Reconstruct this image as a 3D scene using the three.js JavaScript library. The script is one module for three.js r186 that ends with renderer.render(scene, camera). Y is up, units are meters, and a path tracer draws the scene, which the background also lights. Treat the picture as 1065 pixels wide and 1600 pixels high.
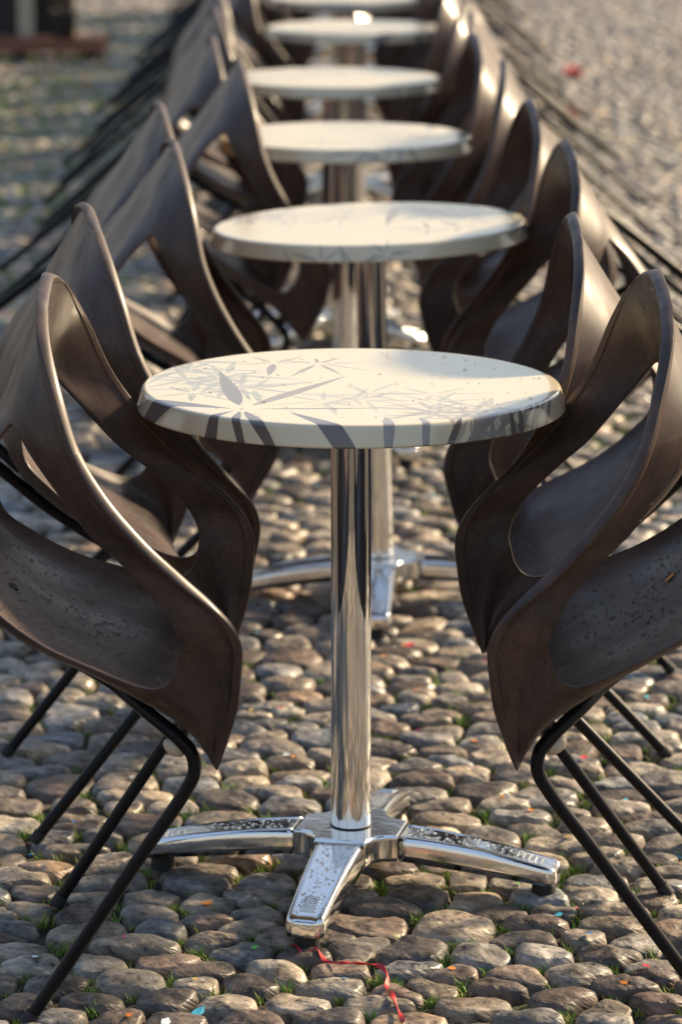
import * as THREE from 'three';
import { mergeGeometries } from 'three/addons/utils/BufferGeometryUtils.js';

// ------------------------------------------------------------------ camera, sky, sun, exposure
const scene = new THREE.Scene();
const FOCAL = 5200, PITCH = Math.atan(1185 / FOCAL), EYE = 1.60, EYE_Z = 4.588;
const camera = new THREE.PerspectiveCamera(2 * Math.atan(800 / FOCAL) * 180 / Math.PI, 1065 / 1600, 0.1, 400);
camera.position.set(0, EYE, EYE_Z);
camera.rotation.set(-PITCH, 0, 0);
camera.focus = 4.42;
camera.userData.fStop = 4.8;
scene.add(camera);

const renderer = new THREE.WebGLRenderer({ antialias: true });
renderer.toneMapping = THREE.LinearToneMapping;
renderer.toneMappingExposure = 2.25;
renderer.shadowMap.enabled = true;

const SUN = new THREE.Vector3(0.66, 0.44, -0.60).normalize();
{
  const W = 256, H = 128, d = new Float32Array(W * H * 4);
  const stops = [[0, 0.74, 0.66, 0.52], [0.10, 0.70, 0.67, 0.60], [0.22, 0.54, 0.64, 0.74], [0.40, 0.42, 0.57, 0.82], [0.65, 0.37, 0.53, 0.82], [1, 0.34, 0.50, 0.80]];
  for (let j = 0; j < H; j++) for (let i = 0; i < W; i++) {
    const el = ((j + 0.5) / H - 0.5) * Math.PI, az = ((i + 0.5) / W - 0.5) * 2 * Math.PI;
    const x = Math.cos(el) * Math.cos(az), y = Math.sin(el), z = Math.cos(el) * Math.sin(az);
    const t = Math.max(0, y); let k = 0;
    while (k < stops.length - 2 && t > stops[k + 1][0]) k++;
    const a = stops[k], b = stops[k + 1], f = Math.min(1, Math.max(0, (t - a[0]) / (b[0] - a[0])));
    const c = Math.max(0, x * SUN.x + y * SUN.y + z * SUN.z), g = 0.35 * Math.pow(c, 4) + 0.9 * Math.pow(c, 24);
    const o = (j * W + i) * 4;
    for (let n = 0; n < 3; n++) d[o + n] = (a[n + 1] + (b[n + 1] - a[n + 1]) * f + g * [1, 0.82, 0.55][n]) * 0.45;
    if (y < 0) { d[o] = 0.11; d[o + 1] = 0.10; d[o + 2] = 0.08; }
    d[o + 3] = 1;
  }
  const t = new THREE.DataTexture(d, W, H, THREE.RGBAFormat, THREE.FloatType);
  t.mapping = THREE.EquirectangularReflectionMapping; t.magFilter = t.minFilter = THREE.LinearFilter; t.needsUpdate = true;
  scene.background = t; scene.environment = t;
}
const sun = new THREE.DirectionalLight(new THREE.Color().setRGB(1, 0.79, 0.52), 5.0);
sun.position.copy(SUN).multiplyScalar(30); sun.target.position.set(0, 0, -4);
sun.castShadow = true; sun.shadow.radius = 12; sun.shadow.mapSize.set(4096, 4096);
Object.assign(sun.shadow.camera, { left: -14, right: 14, top: 14, bottom: -14, near: 1, far: 80 });
scene.add(sun, sun.target);

// ------------------------------------------------------------------ helpers
function rng(seed) { let a = seed >>> 0; return () => { a = (a + 0x6D2B79F5) | 0; let t = Math.imul(a ^ (a >>> 15), 1 | a); t = (t + Math.imul(t ^ (t >>> 7), 61 | t)) ^ t; return ((t ^ (t >>> 14)) >>> 0) / 4294967296; }; }
const taken = {};
function numbered(n) { const k = taken[n] = (taken[n] ?? -1) + 1; return k ? n + '_' + String(k).padStart(3, '0') : n; }
function tag(o, label, category, group, kind) { o.userData = { label, category }; if (group) o.userData.group = group; if (kind) o.userData.kind = kind; return o; }
function obj(name, geo, mat, parent) { const m = new THREE.Mesh(geo, mat); m.name = parent === scene ? numbered(name) : name; m.castShadow = m.receiveShadow = true; parent.add(m); return m; }
const clamp = (x, a, b) => Math.min(b, Math.max(a, x)), lerp = (a, b, t) => a + (b - a) * t;
const sstep = (a, b, x) => { const t = clamp((x - a) / (b - a), 0, 1); return t * t * (3 - 2 * t); };
const rgb = (r, g, b) => new THREE.Color().setRGB(r, g, b);
function hash3(x, y, z) { let h = Math.imul(x, 374761393) ^ Math.imul(y, 668265263) ^ Math.imul(z, 2147483647 ^ 1274126177); h = Math.imul(h ^ (h >>> 13), 1274126177); return ((h ^ (h >>> 16)) >>> 0) / 4294967296; }
function noise3(x, y, z) {
  const xi = Math.floor(x), yi = Math.floor(y), zi = Math.floor(z), s = t => t * t * (3 - 2 * t);
  const u = s(x - xi), v = s(y - yi), w = s(z - zi), c = (a, b, e) => hash3(xi + a, yi + b, zi + e);
  return lerp(lerp(lerp(c(0, 0, 0), c(1, 0, 0), u), lerp(c(0, 1, 0), c(1, 1, 0), u), v), lerp(lerp(c(0, 0, 1), c(1, 0, 1), u), lerp(c(0, 1, 1), c(1, 1, 1), u), v), w) * 2 - 1;
}
function fbm(x, y, z, o = 4) { let s = 0, a = 0.5; for (let i = 0; i < o; i++) { s += a * noise3(x, y, z); x = x * 2.03 + 7.1; y = y * 2.03 + 3.3; z = z * 2.03 + 1.7; a *= 0.5; } return s; }
// a tiling texture from f(x, y, periodic noise) -> [r, g, b] 0..255
function tex(n, f, srgb = true, repeat = 1) {
  const d = new Uint8Array(n * n * 4);
  const pn = (x, y, p, seed) => { // periodic value noise, period p cells
    const xi = Math.floor(x), yi = Math.floor(y), s = t => t * t * (3 - 2 * t), u = s(x - xi), v = s(y - yi), m = q => ((q % p) + p) % p;
    const c = (a, b) => hash3(m(xi + a), m(yi + b), seed);
    return lerp(lerp(c(0, 0), c(1, 0), u), lerp(c(0, 1), c(1, 1), u), v) * 2 - 1;
  };
  const pf = (x, y, p, seed, o = 4) => { let s = 0, a = 0.55; for (let i = 0; i < o; i++) { s += a * pn(x * p, y * p, p, seed + i); p *= 2; a *= 0.55; } return s; };
  for (let j = 0; j < n; j++) for (let i = 0; i < n; i++) { const c = f(i / n, j / n, pf), o = (j * n + i) * 4; d[o] = clamp(c[0], 0, 255); d[o + 1] = clamp(c[1], 0, 255); d[o + 2] = clamp(c[2], 0, 255); d[o + 3] = 255; }
  const t = new THREE.DataTexture(d, n, n); t.wrapS = t.wrapT = THREE.RepeatWrapping; t.magFilter = THREE.LinearFilter; t.minFilter = THREE.LinearMipmapLinearFilter; t.generateMipmaps = true;
  if (srgb) t.colorSpace = THREE.SRGBColorSpace; t.repeat.set(repeat, repeat); t.needsUpdate = true; return t;
}
const grey = v => [v, v, v];
function tube(points, r, seg = 40, rs = 12, closed = false) { return new THREE.TubeGeometry(new THREE.CatmullRomCurve3(points.map(p => new THREE.Vector3(...p)), closed, 'centripetal'), seg, r, rs, closed); }
function project(x, y, z) { const d = EYE_Z - z, drop = EYE - y, dep = d * Math.cos(PITCH) + drop * Math.sin(PITCH); return [532.5 + FOCAL * x / dep, 800 + FOCAL * (drop * Math.cos(PITCH) - d * Math.sin(PITCH)) / dep, dep]; }

// ------------------------------------------------------------------ materials
const stoneMap = tex(512, (x, y, f) => { const a = f(x, y, 6, 11, 6), b = f(x, y, 24, 31, 4), c = f(x, y, 3, 71, 3); const v = 178 + 70 * a + 52 * b, sp = b > 0.5 ? 34 : b < -.52 ? -40 : 0; return [v + 10 * c + sp, v + sp, v - 12 * c + sp]; });
const stoneBump = tex(512, (x, y, f) => grey(128 + 80 * f(x, y, 8, 111, 6) + 35 * f(x, y, 40, 131, 3)), false);
const stoneRough = tex(256, (x, y, f) => grey(128 + 85 * f(x, y, 5, 171, 5)), false);
const M = {
  shell: new THREE.MeshPhysicalMaterial({
    color: rgb(0.078, 0.045, 0.034), roughness: 0.62, ior: 1.5, specularIntensity: 0.62, clearcoat: 0.10, clearcoatRoughness: 0.18,
    map: tex(512, (x, y, f) => { const a = f(x, y, 4, 5, 6), b = f(x, y, 40, 9, 3), v = 206 + 62 * a + 36 * b, d = sstep(.25, .6, f(x, y, 7, 25, 5)) * 34; return [v + d, v + d - 1, v + d - 3]; }, true, 3),
    roughnessMap: tex(256, (x, y, f) => grey(200 + 80 * f(x, y, 4, 15, 6)), false, 3), bumpMap: tex(256, (x, y, f) => grey(128 + 60 * f(x, y, 48, 45, 2)), false, 6), bumpScale: 0.00012,
  }),
  tube: new THREE.MeshPhysicalMaterial({ color: rgb(0.010, 0.009, 0.010), roughness: 0.34, specularIntensity: 0.28 }),
  rubber: new THREE.MeshStandardMaterial({ color: rgb(0.012, 0.012, 0.012), roughness: 0.75 }),
  bumper: new THREE.MeshPhysicalMaterial({ color: rgb(0.5, 0.42, 0.32), roughness: 0.5 }),
  chrome: new THREE.MeshStandardMaterial({ color: rgb(0.86, 0.85, 0.83), metalness: 1, roughness: 0.20, roughnessMap: tex(256, (x, y, f) => grey(95 + 130 * f(x, y, 5, 771, 6)), false, 1), bumpMap: tex(256, (x, y, f) => grey(128 + 70 * f(x, y, 12, 791, 4)), false, 1), bumpScale: 0.00012 }),
  cast: new THREE.MeshStandardMaterial({ color: rgb(0.80, 0.79, 0.77), metalness: 1, roughness: 0.17, bumpMap: tex(256, (x, y, f) => grey(128 + 60 * f(x, y, 6, 301, 4)), false, 6), bumpScale: 0.0003, roughnessMap: tex(256, (x, y, f) => grey(190 + 80 * f(x, y, 8, 331, 4)), false, 6) }),
  seam: new THREE.MeshStandardMaterial({ color: rgb(0.03, 0.03, 0.03), roughness: 0.6, metalness: 0.4 }),
  under: new THREE.MeshStandardMaterial({ color: rgb(0.05, 0.05, 0.05), roughness: 0.7 }),
  stone: new THREE.MeshStandardMaterial({ vertexColors: true, map: stoneMap, bumpMap: stoneBump, bumpScale: 0.0045, roughness: 0.85, roughnessMap: stoneRough }),
  water: new THREE.MeshPhysicalMaterial({ color: 0xffffff, roughness: 0.0, transmission: 1, thickness: 0.003, ior: 1.33 }),
  grass: new THREE.MeshPhysicalMaterial({ color: rgb(0.15, 0.25, 0.035), roughness: 0.75, side: THREE.DoubleSide }),
};
M.stone.roughness = 1;

// ------------------------------------------------------------------ ground and cobbles
const SOIL_Y = -0.0165;
{
  const g = new THREE.PlaneGeometry(240, 240); g.rotateX(-Math.PI / 2); const uv = g.attributes.uv; for (let i = 0; i < uv.count; i++) uv.setXY(i, uv.getX(i) * 120, uv.getY(i) * 120);
  const m = new THREE.MeshStandardMaterial({ roughness: 0.95,
    map: tex(1024, (x, y, f) => { const a = f(x, y, 8, 401, 6), b = f(x, y, 60, 431, 3), gsel = sstep(0.15, 0.5, f(x, y, 5, 461, 4)); const v = 62 + 26 * a + 26 * b; return [lerp(v, v * 0.75, gsel), lerp(v * 0.88, v * 0.84, gsel), lerp(v * 0.75, v * 0.45, gsel)]; }),
    bumpMap: tex(512, (x, y, f) => grey(128 + 90 * f(x, y, 40, 481, 5)), false), bumpScale: 0.02 });
  const o = obj('ground', g, m, scene); o.position.y = SOIL_Y; o.userData = { kind: 'structure', label: 'earth and sand filling the joints of the cobbles' };
}
const pavement = new THREE.Group(); pavement.name = 'cobbled_pavement'; pavement.userData = { kind: 'structure', label: 'pavement of rounded river cobbles set in earth' }; scene.add(pavement);
const stones = []; // {x, z, top(y), poly ...}
{
  const R = rng(77), AX = 0.70, cell = 0.0605; // scaled space: X = x * AX
  const pts = [], halfW = z => 0.112 * (EYE_Z - z) + 0.95;
  for (let z = 2.1; z > -21.5; z -= cell) { let row = Math.floor(z / cell); const hw = halfW(z) * AX; for (let X = -hw; X < hw; X += cell) pts.push([X + cell * (0.5 * (row & 1) + 0.42 * (R() - 0.5) * 2), z + cell * 0.36 * (R() - 0.5) * 2]); }
  // drop some sites so that a few stones are larger
  let P = pts.filter(() => R() > 0.20); for (const p of P.slice()) if (R() < .07) P.push([p[0] + cell * (R() - .5), p[1] + cell * (.5 + .3 * R())]);
  const cells = new Array(P.length);
  function voronoi() {
    const gs = cell * 1.5, map = new Map(), key = (a, b) => a * 100003 + b;
    P.forEach((p, i) => { const k = key(Math.floor(p[0] / gs), Math.floor(p[1] / gs)); (map.get(k) ?? map.set(k, []).get(k)).push(i); });
    for (let i = 0; i < P.length; i++) {
      const [px, pz] = P[i], s = cell * 1.25; let poly = [[px - s, pz - s], [px + s, pz - s], [px + s, pz + s], [px - s, pz + s]];
      const gx = Math.floor(px / gs), gz = Math.floor(pz / gs), near = [];
      for (let a = -2; a <= 2; a++) for (let b = -2; b <= 2; b++) for (const j of map.get(key(gx + a, gz + b)) ?? []) if (j !== i) { const dx = P[j][0] - px, dz = P[j][1] - pz, dd = dx * dx + dz * dz; if (dd < 12 * cell * cell) near.push([dd, dx, dz]); }
      near.sort((a, b) => a[0] - b[0]);
      for (const [dd, dx, dz] of near) {
        if (dd > 4 * Math.max(...poly.map(q => (q[0] - px) ** 2 + (q[1] - pz) ** 2))) break;
        const out = [], f = q => (q[0] - px) * dx + (q[1] - pz) * dz - dd / 2;
        for (let k = 0; k < poly.length; k++) { const A = poly[k], B = poly[(k + 1) % poly.length], fa = f(A), fb = f(B); if (fa <= 0) out.push(A); if ((fa < 0) !== (fb < 0)) { const t = fa / (fa - fb); out.push([lerp(A[0], B[0], t), lerp(A[1], B[1], t)]); } }
        poly = out; if (poly.length < 3) break;
      }
      cells[i] = poly;
    }
  }
  const centroid = q => { let a = 0, x = 0, z = 0; for (let k = 0; k < q.length; k++) { const A = q[k], B = q[(k + 1) % q.length], w = A[0] * B[1] - B[0] * A[1]; a += w; x += (A[0] + B[0]) * w; z += (A[1] + B[1]) * w; } return [x / (3 * a), z / (3 * a), Math.abs(a) / 2]; };
  voronoi(); P = P.map((p, i) => { const c = centroid(cells[i]); return [lerp(p[0], c[0], 0.5), lerp(p[1], c[1], 0.5)]; }); voronoi();
  const tones = [[0.40, 0.345, 0.28], [0.36, 0.325, 0.285], [0.30, 0.26, 0.22], [0.46, 0.41, 0.345], [0.29, 0.285, 0.285], [0.20, 0.155, 0.13], [0.13, 0.11, 0.10], [0.40, 0.295, 0.21], [0.25, 0.27, 0.30]];
  const pick = [0, 0, 1, 1, 1, 2, 2, 3, 3, 4, 4, 5, 5, 6, 7, 8];
  P.forEach((p, i) => {
    const q = cells[i].map(a => [a[0] / AX, a[1]]); if (q.length < 3) return; const c = centroid(q); if (!(c[2] > 0.0008)) return;
    const x = c[0], z = c[1], wet = z > .05 && R() < .16 + .22 * (noise3(x * 5, z * 5, 21) > .05), t = tones[wet ? 5 + Math.floor(R() * 2) : pick[Math.floor(R() * pick.length)]], v = (0.72 + 0.56 * R()) * 1.12;
    stones.push({ x, z, q, r: Math.sqrt(c[2] / Math.PI), gap: 0.0014 + 0.0050 * R() * R() + (R() < 0.10 ? 0.005 : 0), h: 0.005 + 0.007 * R(), y: -0.0075 + 0.008 * R(), tx: (R() - 0.5) * 0.16, tz: (R() - 0.5) * 0.16, pw: 2.6 + 3.4 * R(), col: t.map((k, n) => k * v * [1.06, 1, 0.91][n]), s: R() * 50, depth: 0 });
  });
  for (const s of stones) { const [u, v, d] = project(s.x, 0, s.z); s.depth = d; s.u = u; s.v = v; s.show = u > -40 && u < 1105 && v > -20 && v < 1650; }
}
function stoneTop(s, dx, dz) { const t = Math.min(1, Math.hypot(dx, dz) / s.r); return s.y + s.h * (1 - Math.pow(t, s.pw)) + s.tx * dx + s.tz * dz; }
function stoneArrays(s, M_, rings) { // rounded cobble out of its cell: rings of vertices from the crown to below the soil
  const q = s.q, rad = [];
  for (let k = 0; k < M_; k++) {
    const a = k / M_ * 2 * Math.PI, ca = Math.cos(a), sa = Math.sin(a); let best = s.r * 1.6;
    for (let e = 0; e < q.length; e++) {
      const A = q[e], B = q[(e + 1) % q.length], ex = B[0] - A[0], ez = B[1] - A[1], L = Math.hypot(ex, ez) || 1e-6; let nx = ez / L, nz = -ex / L, d = (A[0] - s.x) * nx + (A[1] - s.z) * nz;
      if (d < 0) { d = -d; nx = -nx; nz = -nz; } const c = ca * nx + sa * nz; if (c > 1e-4) best = Math.min(best, Math.max(0.006, d - s.gap) / c);
    }
    rad.push(best);
  }
  let rr = rad; const passes = Math.max(1, Math.round(M_ / 10)); for (let n = 0; n < passes; n++) rr = rr.map((v, k) => (rr[(k + M_ - 1) % M_] + 2 * v + rr[(k + 1) % M_]) / 4);
  const pos = [s.x, 0, s.z], col = [...s.col]; const f = 1 / Math.max(0.02, s.r), fine = M_ > 14;
  const put = (x, z, y, t) => { pos.push(x, y, z); const v = 1 + 0.22 * noise3(x * 45, z * 45, s.s); col.push(s.col[0] * v, s.col[1] * v, s.col[2] * v); };
  const bumpY = (x, z) => fine ? 0.0042 * noise3(x * 38, z * 38, s.s) + 0.0022 * noise3(x * 95, z * 95, s.s) : 0.002 * noise3(x * 42, z * 42, s.s);
  pos[1] = s.y + s.h + bumpY(s.x, s.z);
  for (const t of rings) for (let k = 0; k < M_; k++) {
    const a = k / M_ * 2 * Math.PI, w = 1 + (fine ? 0.10 * noise3(Math.cos(a) * 2.2 + s.s, Math.sin(a) * 2.2, t * 1.5) : 0), r = rr[k] * Math.min(t, 1) * w, x = s.x + Math.cos(a) * r, z = s.z + Math.sin(a) * r;
    const y = t <= 1 ? s.y + s.h * (1 - Math.pow(t, s.pw)) - (t > 0.9 ? 0.012 * Math.pow((t - 0.9) * 10, 1.6) : 0) + s.tx * (x - s.x) + s.tz * (z - s.z) + bumpY(x, z) * (1.1 - 0.4 * t) : -0.035;
    put(x, z, y, t);
  }
  const idx = []; for (let k = 0; k < M_; k++) idx.push(0, 1 + (k + 1) % M_, 1 + k);
  for (let n = 0; n + 1 < rings.length; n++) for (let k = 0; k < M_; k++) { const a = 1 + n * M_ + k, b = 1 + n * M_ + (k + 1) % M_, c = a + M_, d = b + M_; idx.push(a, b, c, b, d, c); }
  return { pos, col, idx };
}
function geoFrom(pos, col, idx) {
  const g = new THREE.BufferGeometry(); g.setAttribute('position', new THREE.Float32BufferAttribute(pos, 3)); g.setAttribute('color', new THREE.Float32BufferAttribute(col, 3));
  const uv = new Float32Array(pos.length / 3 * 2); for (let i = 0; i < uv.length / 2; i++) { uv[2 * i] = pos[3 * i] * 4.1 + pos[3 * i + 1] * 3.1; uv[2 * i + 1] = pos[3 * i + 2] * 4.1 - pos[3 * i + 1] * 4.3; }
  g.setAttribute('uv', new THREE.BufferAttribute(uv, 2)); g.setIndex(idx); g.computeVertexNormals(); return g;
}
{
  const inView = stones.filter(s => s.show && s.v > 640).sort((a, b) => a.depth - b.depth).slice(0, 300); const first = new Set(inView);
  inView.forEach((s, i) => { const a = stoneArrays(s, 30, [0.22, 0.44, 0.64, 0.80, 0.90, 0.97, 1.0, 1.5]); const m = obj(i ? 'stone_' + String(i).padStart(3, '0') : 'stone', geoFrom(a.pos, a.col, a.idx), M.stone, pavement); });
  const pos = [], col = [], idx = [];
  for (const s of stones) if (!first.has(s)) {
    const near = s.depth < 7.4, mid = s.depth < 11; const a = near ? stoneArrays(s, 18, [0.35, 0.65, 0.86, 0.96, 1.0, 1.5]) : mid ? stoneArrays(s, 12, [0.45, 0.8, 0.97, 1.5]) : stoneArrays(s, 8, [0.6, 0.95, 1.5]);
    const o = pos.length / 3; for (const v of a.pos) pos.push(v); for (const v of a.col) col.push(v); for (const v of a.idx) idx.push(v + o);
  }
  const rest = obj('stones', geoFrom(pos, col, idx), M.stone, pavement); rest.userData = { kind: 'stuff' };
}

// ------------------------------------------------------------------ chair shell as a surface P(u, v)
const ROWS = [ // at each station from the top of the back to the front lip: spine, flank, seat edge, arm underside, rim   (x forward, y up, z sideways)
  [[-.471, .8105, 0], [-.468, .8068, .040], [-.4655, .8030, .068], [-.461, .7975, .100], [-.455, .791, .132]],
  [[-.462, .765, 0], [-.459, .765, .070], [-.453, .766, .115], [-.445, .768, .157], [-.432, .770, .198]],
  [[-.453, .715, 0], [-.450, .715, .090], [-.442, .717, .150], [-.422, .722, .205], [-.391, .738, .250]],
  [[-.445, .665, 0], [-.441, .665, .100], [-.431, .667, .170], [-.392, .668, .235], [-.335, .694, .285]],
  [[-.438, .610, 0], [-.434, .608, .100], [-.425, .600, .185], [-.326, .632, .256], [-.275, .664, .301]],
  [[-.426, .545, 0], [-.422, .543, .105], [-.408, .527, .198], [-.272, .611, .271], [-.205, .642, .305]],
  [[-.399, .480, 0], [-.394, .478, .110], [-.366, .465, .210], [-.220, .602, .283], [-.142, .629, .304]],
  [[-.344, .438, 0], [-.339, .439, .120], [-.310, .451, .231], [-.166, .591, .292], [-.096, .6205, .301]],
  [[-.272, .425, 0], [-.267, .428, .130], [-.240, .450, .250], [-.130, .577, .299], [-.062, .609, .297]],
  [[-.202, .427, 0], [-.197, .430, .135], [-.162, .462, .266], [-.101, .562, .297], [-.038, .590, .292]],
  [[-.140, .435, 0], [-.135, .440, .140], [-.096, .466, .272], [-.078, .546, .292], [-.019, .558, .289]],
  [[-.066, .447, 0], [-.060, .448, .140], [-.036, .462, .275], [-.022, .500, .286], [.002, .512, .284]],
  [[-.004, .441, 0], [.000, .441, .140], [.014, .440, .262], [.019, .439, .273], [.022, .438, .280]],
];
const UK = [0, .33, .55, .80, 1];
function herm(p0, p1, m0, m1, t) { const a = t * t, b = a * t; return (2 * b - 3 * a + 1) * p0 + (b - 2 * a + t) * m0 + (-2 * b + 3 * a) * p1 + (b - a) * m1; }
function shellP(u, v) {
  const i = clamp(Math.floor(v), 0, ROWS.length - 2), t = v - i, st = [];
  for (let k = 0; k < 5; k++) { // along the station direction
    const row = j => { if (j < 0) return ROWS[0][k].map((c, n) => 2 * c - ROWS[1][k][n]); if (j >= ROWS.length) { const L = ROWS.length - 1; return ROWS[L][k].map((c, n) => 2 * c - ROWS[L - 1][k][n]); } return ROWS[j][k]; };
    const a = row(i - 1), b = row(i), c = row(i + 1), d = row(i + 2);
    st.push([0, 1, 2].map(n => herm(b[n], c[n], (c[n] - a[n]) / 2, (d[n] - b[n]) / 2, t)));
  }
  let k = 0; while (k < 3 && u > UK[k + 1]) k++;
  const U = j => j < 0 ? -UK[1] : j > 4 ? 1.2 : UK[j], Q = j => j < 0 ? [st[1][0], st[1][1], -st[1][2]] : j > 4 ? st[4].map((c, n) => c + (c - st[3][n])) : st[j];
  const h = UK[k + 1] - UK[k], tt = (u - UK[k]) / h;
  return [0, 1, 2].map(n => { const p = j => Q(j)[n], m0 = (p(k + 1) - p(k - 1)) / (U(k + 1) - U(k - 1)) * h, m1 = (p(k + 2) - p(k)) / (U(k + 2) - U(k)) * h; return herm(p(k), p(k + 1), m0, m1, tt); });
}
const V3 = a => new THREE.Vector3(a[0], a[1], a[2]);
function shellN(u, v) { // normal on the side one sits on
  if (v < .5 && u > .5) v = lerp(v, .5, sstep(.5, .95, u)); v = Math.min(v, 11.75); u = Math.min(u, .985);
  const e = 0.004, u0 = Math.max(-0.0, u - e), u1 = Math.min(1, u + e), v0 = Math.max(0, v - e * 4), v1 = Math.min(12, v + e * 4);
  const du = u <= 0.0005 ? new THREE.Vector3(0, 0, 1) : V3(shellP(u1, v)).sub(V3(shellP(u0, v))), dv = V3(shellP(u, v1)).sub(V3(shellP(u, v0)));
  return dv.cross(du).normalize().negate();
}
const HV0 = 3.05, HV1 = 10.0, UM = 0.675;
function holeEdges(v) { if (v <= HV0 || v >= HV1) return [UM, UM]; const s = (v - HV0) / (HV1 - HV0), q = Math.abs(2 * s - 1), n = s < 0.5 ? 5.5 : 4.2, g = Math.pow(1 - Math.pow(q, n), 1 / (s < 0.5 ? 2.2 : 2.4)); return [UM - (UM - .55) * g, UM + (.80 - UM) * g]; }
function makeShell() {
  const vs = [];
  const at = d => d / 0.055; // metres to stations, about
  for (const d of [0, .0015, .004, .008, .0108, .0120, .0132, .016]) vs.push(at(d));
  for (let k = 1; k <= 16; k++) vs.push(lerp(.016 / .055, HV0, k / 16));
  for (let k = 1; k <= 56; k++) vs.push(lerp(HV0, HV1, (1 - Math.cos(Math.PI * k / 56)) / 2));
  for (let k = 1; k <= 12; k++) vs.push(lerp(HV1, 12 - .016 / .055, k / 12));
  for (const d of [.013, .011, .008, .0045, .002, 0]) vs.push(12 - at(d));
  const rowLen = v => V3(shellP(1, v)).distanceTo(V3(shellP(.9, v))) / .1;
  const NL = 12, NU = 9, RIM = [.016, .0132, .0120, .0108, .008, .004, .0015, 0];
  const cols = NL + 1, colsU = NU + RIM.length;
  const V = [], UVs = []; // vertices
  const push = (p, uv) => { V.push(p.x, p.y, p.z); UVs.push(uv[0], uv[1]); return V.length / 3 - 1; };
  const idx = [], quad = (a, b, c, d) => idx.push(a, b, c, a, c, d);
  const thick = (du, v) => { const d = Math.min(du, v * .055), b = sstep(.0128, .0110, d) * (1 - .75 * sstep(10.2, 11.6, v)); return [0.0026 + 0.0098 * b, 0.0026 + 0.0012 * b]; }; // outward, inward
  const grids = {};
  for (const side of [1, -1]) {
    const lay = { L: { in: [], out: [] }, U: { in: [], out: [] } };
    vs.forEach((v, i) => {
      const [uL, uU] = holeEdges(v), rl = rowLen(v);
      const uLs = [], uUs = []; for (let k = 0; k <= NL; k++) uLs.push(uL * (1 - Math.pow(1 - k / NL, 1.25)));
      const ur = 1 - Math.min(.016 / rl, (1 - uU) * .45); for (let k = 0; k < NU; k++) uUs.push(lerp(uU, ur, k / NU)); for (const d of RIM) uUs.push(1 - Math.min(d / rl, (1 - uU) * .45 * d / .016));
      for (const [name, us] of [['L', uLs], ['U', uUs]]) for (const lr of ['in', 'out']) lay[name][lr].push(us.map(u => {
        const p = V3(shellP(u, v)), n = shellN(u, v), [to, ti] = thick((1 - u) * rl, v); p.addScaledVector(n, lr === 'in' ? ti : -to); p.z *= side;
        return push(p, [side * u * .46, v * .06]);
      }));
    });
    for (const name of ['L', 'U']) for (const lr of ['in', 'out']) { const g = lay[name][lr]; for (let i = 0; i + 1 < g.length; i++) for (let j = 0; j + 1 < g[i].length; j++) { const a = g[i][j], b = g[i][j + 1], c = g[i + 1][j + 1], d = g[i + 1][j]; if ((lr === 'in') === (side > 0)) quad(a, d, c, b); else quad(a, b, c, d); } }
    // edges: round bands between the inner and the outer skin
    const band = (inn, out, dirs) => {
      const seg = [[.0014, .18], [.0023, .5], [.0014, .82]], strips = [inn];
      for (const [e, t] of seg) strips.push(inn.map((a, k) => { const A = new THREE.Vector3().fromArray(V, a * 3), B = new THREE.Vector3().fromArray(V, out[k] * 3), w = Math.min(1, A.distanceTo(B) / .006); return push(A.lerp(B, t).addScaledVector(dirs[k], e * w), [UVs[2 * a], UVs[2 * a + 1] + .004 * t]); }));
      strips.push(out);
      for (let s = 0; s + 1 < strips.length; s++) for (let k = 0; k + 1 < inn.length; k++) quad(strips[s][k], strips[s][k + 1], strips[s + 1][k + 1], strips[s + 1][k]);
    };
    const rimDir = (u, v, alongV) => { const e = .02, a = alongV ? V3(shellP(u, Math.max(0, v - e))) : V3(shellP(Math.max(0, u - e), v)), b = alongV ? V3(shellP(u, Math.min(12, v + e))) : V3(shellP(Math.min(1, u + e), v)), c = alongV ? V3(shellP(u - .1, Math.max(v, .3))) : V3(shellP(u * .9, v + .3)), d = b.sub(a).cross(shellN(u, v)).normalize(); if (d.dot(c.sub(V3(shellP(u, v)))) > 0) d.negate(); d.z *= side; return d; };
    const dirU = (v, u, e) => { const p = V3(shellP(u, v)).sub(V3(shellP(u - e, v))).normalize(); p.z *= side; return p; };
    const last = colsU - 1, first = 0;
    band(lay.U.in.map(r => r[last]), lay.U.out.map(r => r[last]), vs.map(v => v < 11.5 ? rimDir(1, v, true) : dirU(v, 1, .02)));
    const hi = vs.map((v, i) => i).filter(i => vs[i] >= HV0 - 1e-9 && vs[i] <= HV1 + 1e-9);
    band(hi.map(i => lay.U.in[i][0]), hi.map(i => lay.U.out[i][0]), hi.map(i => dirU(vs[i], holeEdges(vs[i])[1], -.02)));
    band(hi.map(i => lay.L.in[i][NL]), hi.map(i => lay.L.out[i][NL]), hi.map(i => dirU(vs[i], holeEdges(vs[i])[0], .02)));
    for (const [i, v, s] of [[0, 0, .05], [vs.length - 1, 12, -.05]]) for (const name of ['L', 'U']) {
      const us = lay[name].in[i].length, dirs = []; for (let k = 0; k < us; k++) { const u = name === 'L' ? UM * k / (us - 1) : lerp(UM, 1, k / (us - 1)); if (v === 0) { dirs.push(rimDir(u, 0, false)); continue; } const p = V3(shellP(u, v)).sub(V3(shellP(u, v + s))).normalize(); p.z *= side; dirs.push(p); }
      band(lay[name].in[i], lay[name].out[i], dirs);
    }
  }
  // weld coincident vertices for smooth normals
  const key = new Map(), remap = new Int32Array(V.length / 3), P = [], T = [];
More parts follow.
